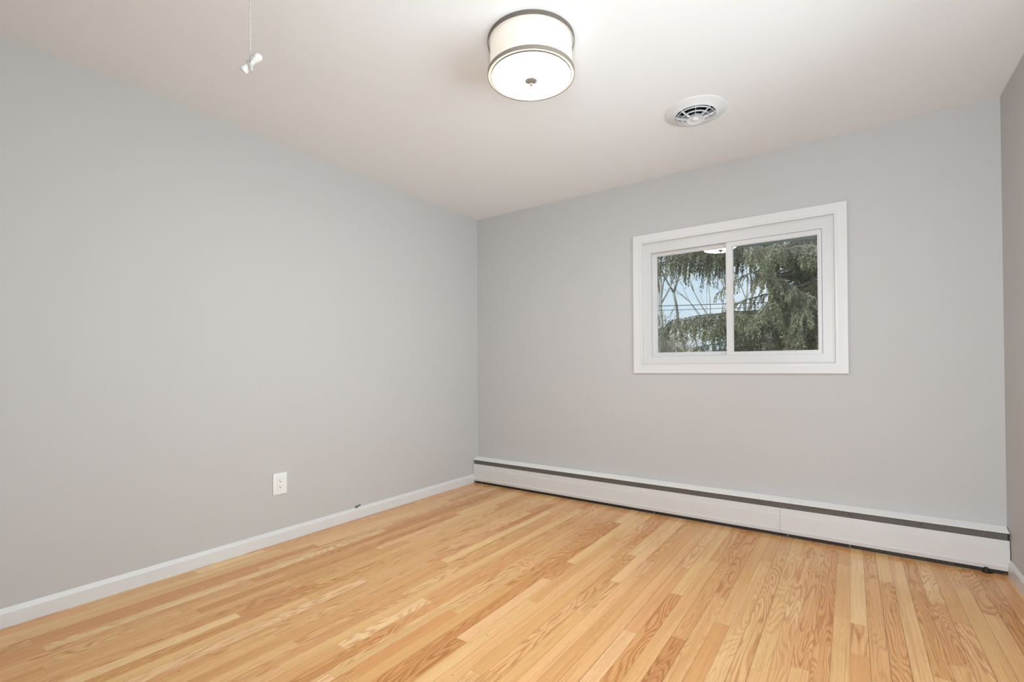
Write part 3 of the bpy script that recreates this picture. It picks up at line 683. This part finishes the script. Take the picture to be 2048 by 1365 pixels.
def spruce(name, base, height, label, tiers, needle, group=None, tr=0.15, seed=1, extra=()):
    random.seed(seed)
    t = empty(name, base); tag(t, label, 'tree', group)
    bark, leaf, dead = MB(), MB(), MB(); b = Vector(base)
    n = 16; bark.tube([b + Vector((0.05 * math.sin(i * 0.7), 0.04 * math.cos(i * 0.9), height * i / n - (0.2 if i == 0 else 0))) for i in range(n + 1)], [tr * (1 - 0.9 * i / n) + 0.01 for i in range(n + 1)], 12)
    for (z, az, L, rise, droop, dens, hang) in tiers:
        limb(bark, leaf, b + Vector((0, 0, z)), az, L, rise, droop, dens, hang, thick=0.007 + 0.005 * L)
    for (z, az, L, rise) in extra:      # dead bare limbs with short side twigs
        h = Vector((math.cos(az), math.sin(az), rise)); s0 = b + Vector((0, 0, z)); pts = [s0 + h * L * i / 7 + rv(0.02) for i in range(8)]
        dead.tube(pts, [0.021 * (1 - 0.7 * i / 7) + 0.004 for i in range(8)], 6)
        for k in range(int(L * 11)):
            p = pts[random.randint(2, 6)] + rv(0.1); d = (h + rv(0.9)).normalized(); q = [p]
            for j in range(4): d = (d + rv(0.25) + Vector((0, 0, -0.12))).normalized(); q.append(q[-1] + d * random.uniform(0.05, 0.13))
            dead.tube(q, [0.007, 0.006, 0.005, 0.004, 0.003], 3)
    bark.build('trunk', M_bark, t, off=base, smooth=True)
    leaf.build('foliage', needle, t, off=base)
    if dead.v: dead.build('dead_limbs', M_twig, t, off=base, smooth=True)
    return t

rad = math.radians
LEFT, RIGHT, NEAR = 215, 35, -55
def tiers_main():
    T = []
    rg = random.Random(11)
    # upper limbs reaching left, with long hanging curtains
    for z, az, L, hang in ((6.72, 205, 2.5, .62), (6.80, 222, 2.3, .66), (6.95, 240, 2.2, .70), (6.62, 232, 1.9, .62), (7.15, 212, 2.4, .80), (6.55, 196, 2.3, .70), (6.50, 250, 1.5, .55), (6.60, 210, 2.6, .72), (6.52, 220, 2.0, .74)):
        T.append((z, rad(az), L, 0.06, 0.16, 30, hang))
    # lower limbs reaching left
    for z, az, L, hang in ((5.30, 208, 2.0, .42), (5.22, 228, 2.3, .44), (5.12, 218, 2.5, .42), (5.05, 246, 2.0, .44), (4.95, 236, 1.7, .40), (4.62, 226, 1.6, .30), (4.50, 212, 2.5, .28), (4.42, 240, 2.3, .34), (4.30, 222, 2.3, .30), (4.20, 250, 2.2, .36), (4.75, 200, 1.5, .34)):
        T.append((z, rad(az), L, 0.05, 0.13, 28, hang))
    # limbs towards the house, to the right and behind
    z = 3.6
    while z < 8.2:
        for k in range(5):
            az = rg.uniform(-100, 70); L = rg.uniform(1.2, 2.5) * (1.0 if z < 6.8 else 0.85)
            T.append((z + rg.uniform(-.06, .06), rad(az), L, rg.uniform(-.05, .18), rg.uniform(.12, .3), 22, rg.uniform(.28, .55)))
        if rg.random() < .5: T.append((z, rad(rg.uniform(80, 170)), rg.uniform(1.0, 2.0), .05, .2, 14, .4))
        z += 0.17
    for z, az, L in ((4.3, 25, 2.6), (4.7, 40, 2.8), (5.0, 15, 2.5), (5.3, 45, 2.9), (5.6, 28, 2.7), (5.9, 10, 2.4), (4.5, 8, 2.5), (6.2, 38, 2.7), (4.1, 45, 2.9)): T.append((z, rad(az), L, .05, .2, 26, .5))
    z = 7.3
    while z < 10.6:
        for k in range(2): T.append((z, rad(rg.uniform(0, 360)), (11.6 - z) * .5, .1, .2, 12, .4))
        z += .3
    z = 0.8
    while z < 3.6:
        T.append((z, rad(rg.uniform(0, 360)), rg.uniform(1.6, 2.6), 0, .2, 10, .35)); z += .3
    return T
spruce('spruce_tree', (1.74, 6.77, GZ), 11.6, 'large drooping green spruce filling the right window pane, its boughs reaching left', tiers_main(), M_needle, seed=5, tr=0.085,
       extra=[(5.15, rad(-20), 2.9, 0.30), (5.10, rad(-30), 2.9, 0.33), (4.70, rad(-24), 3.0, 0.22), (5.45, rad(-38), 2.8, 0.28), (4.4, rad(-32), 2.9, 0.18), (4.55, rad(200), 1.0, -0.2), (6.05, rad(-12), 2.3, 0.14), (6.2, rad(-18), 2.4, 0.10), (5.65, rad(-10), 2.3, 0.22), (5.0, rad(-35), 1.2, 0.1), (4.3, rad(30), 1.8, 0.33), (5.7, rad(60), 1.5, 0.5)])
def tiers_back():
    T = []; rg = random.Random(3); z = 2.2
    while z < 11.5:
        for k in range(3): T.append((z + rg.uniform(-.1, .1), rad(rg.uniform(190, 400)), max(.5, rg.uniform(.8, 1.15) * (12.2 - z) * .28), .05, .2, 18, .5))
        z += .26
    return T
spruce('spruce_tree', (2.75, 10.9, GZ), 12.4, 'dark bluish spruce standing behind the large one, right edge of the window', tiers_back(), M_needle_b, seed=9, tr=0.14)

# bare deciduous trees further out
def bare_tree(base, height, lean, r0, seed, label, splits=5):
    random.seed(seed); t = empty('bare_tree', base); tag(t, label, 'tree', 'leafless trees behind the spruce')
    m = MB()
    def grow(p, d, L, r, lv):
        n = 5; pts = [p]
        for i in range(n):
            d = (d + rv(0.13) + Vector((0, 0, 0.05))).normalized(); pts.append(pts[-1] + d * L / n)
        m.tube(pts, [r * (1 - 0.38 * i / n) for i in range(n + 1)], 7 if lv < 2 else 4)
        if lv >= splits: return
        for k in range(2 if lv < 1 else random.choice((2, 3, 3))):
            ax = rv(1).normalized(); sp = random.uniform(0.35, 0.8)
            nd = (d + (ax - d * ax.dot(d)) * sp).normalized(); nd.z = abs(nd.z) * 0.9 + 0.12; nd.normalize()
            j = n if k == 0 else random.randint(2, n)
            grow(pts[j], nd, L * random.uniform(0.62, 0.86), r * (0.62 if k == 0 else 0.5), lv + 1)
    grow(Vector(base), Vector(lean).normalized(), height, r0, 0)
    m.build('trunk', M_bare, t, off=base, smooth=True)
def at(px, dist):       # a spot on the ground seen in the direction of a column of the view
    d = f_ + r_ * ((px - 1029.4) / 953.09); p = Vector((2.8469, -3.44127, 0)) + d * dist; return (p.x, p.y, GZ)
B = at(1346, 17)
bare_tree(B, 4.9, (0.02, 0.0, 1), 0.15, 3, 'grey leafless tree with a stout forked trunk, left part of the left pane')
bare_tree(at(1322, 21), 4.2, (0.08, 0.05, 1), 0.12, 8, 'pale leaning leafless tree at the far left edge of the left pane')
bare_tree(at(1396, 24), 4.6, (-0.03, 0.0, 1), 0.15, 12, 'thin leafless tree in the middle of the left pane')
bare_tree(at(1432, 19), 4.4, (0.12, 0.06, 1), 0.12, 17, 'leafless tree leaning right beside the window mullion')
bare_tree(at(1490, 23), 4.8, (0.10, 0.05, 1), 0.14, 25, 'leafless tree seen just right of the window mullion')

random.seed(31)
m = MB()
for i in range(3600):
    px = random.uniform(1280, 1560) if i % 3 else random.uniform(1100, 1800); dist = random.uniform(24, 38); b = Vector(at(px, dist)); hgt = random.uniform(3.0, 7.0) * (0.8 + 0.25 * math.sin(px * 0.021))
    p = b; d = Vector((random.uniform(-.25, .25), random.uniform(-.25, .25), 1)).normalized(); pts = [p]
    for j in range(5): d = (d + rv(.16)).normalized(); pts.append(pts[-1] + d * hgt / 5)
    m.tube(pts, [0.045, .035, .028, .02, .013, .006], 3)
    for k in range(30):
        q = pts[random.randint(1, 5)] + rv(.15)
        m.blade(q, Vector((random.uniform(-1, 1), random.uniform(-1, 1), random.uniform(-.1, 1.1))), random.uniform(.5, 1.3), random.uniform(.03, .08))
o = m.build('bare_undergrowth', M_brush)
tag(o, 'pale tan tangle of bare winter brush low behind the trees', 'undergrowth', kind='stuff')

# overhead wires between two poles outside the view
def pole_wires():
    A, Bp = Vector((-17.5, 7.0, 0)), Vector((19.0, 27.5, 0))
    ws = empty('overhead_wires', (A.x, A.y, 3.4)); off = tuple(ws.location)
    tag(ws, 'dark thin utility wires crossing level behind the spruce boughs', 'wire')
    for k, (z, s) in enumerate(((3.55, 0.0), (3.38, 0.0))):
        mm = MB(); n = 40
        mm.tube([A.lerp(Bp, i / n) + Vector((0, 0, z + 0.055 * 0 + (1.05 * i / n) - 1.1 * math.sin(math.pi * i / n) * 0.5)) for i in range(n + 1)], [0.014 if k == 0 else 0.010] * (n + 1), 5)
        mm.build('wire', M_wire, ws, off=off)
    for P_, nm, zt in ((A, 'wooden utility pole at the left end of the wires', 4.0), (Bp, 'wooden utility pole at the right end of the wires', 5.0)):
        mm = MB(); mm.tube([Vector((P_.x, P_.y, GZ - .3)), Vector((P_.x, P_.y, zt))], [0.16, 0.11], 12); o = mm.build('utility_pole', M_pole); tag(o, nm, 'pole')
pole_wires()
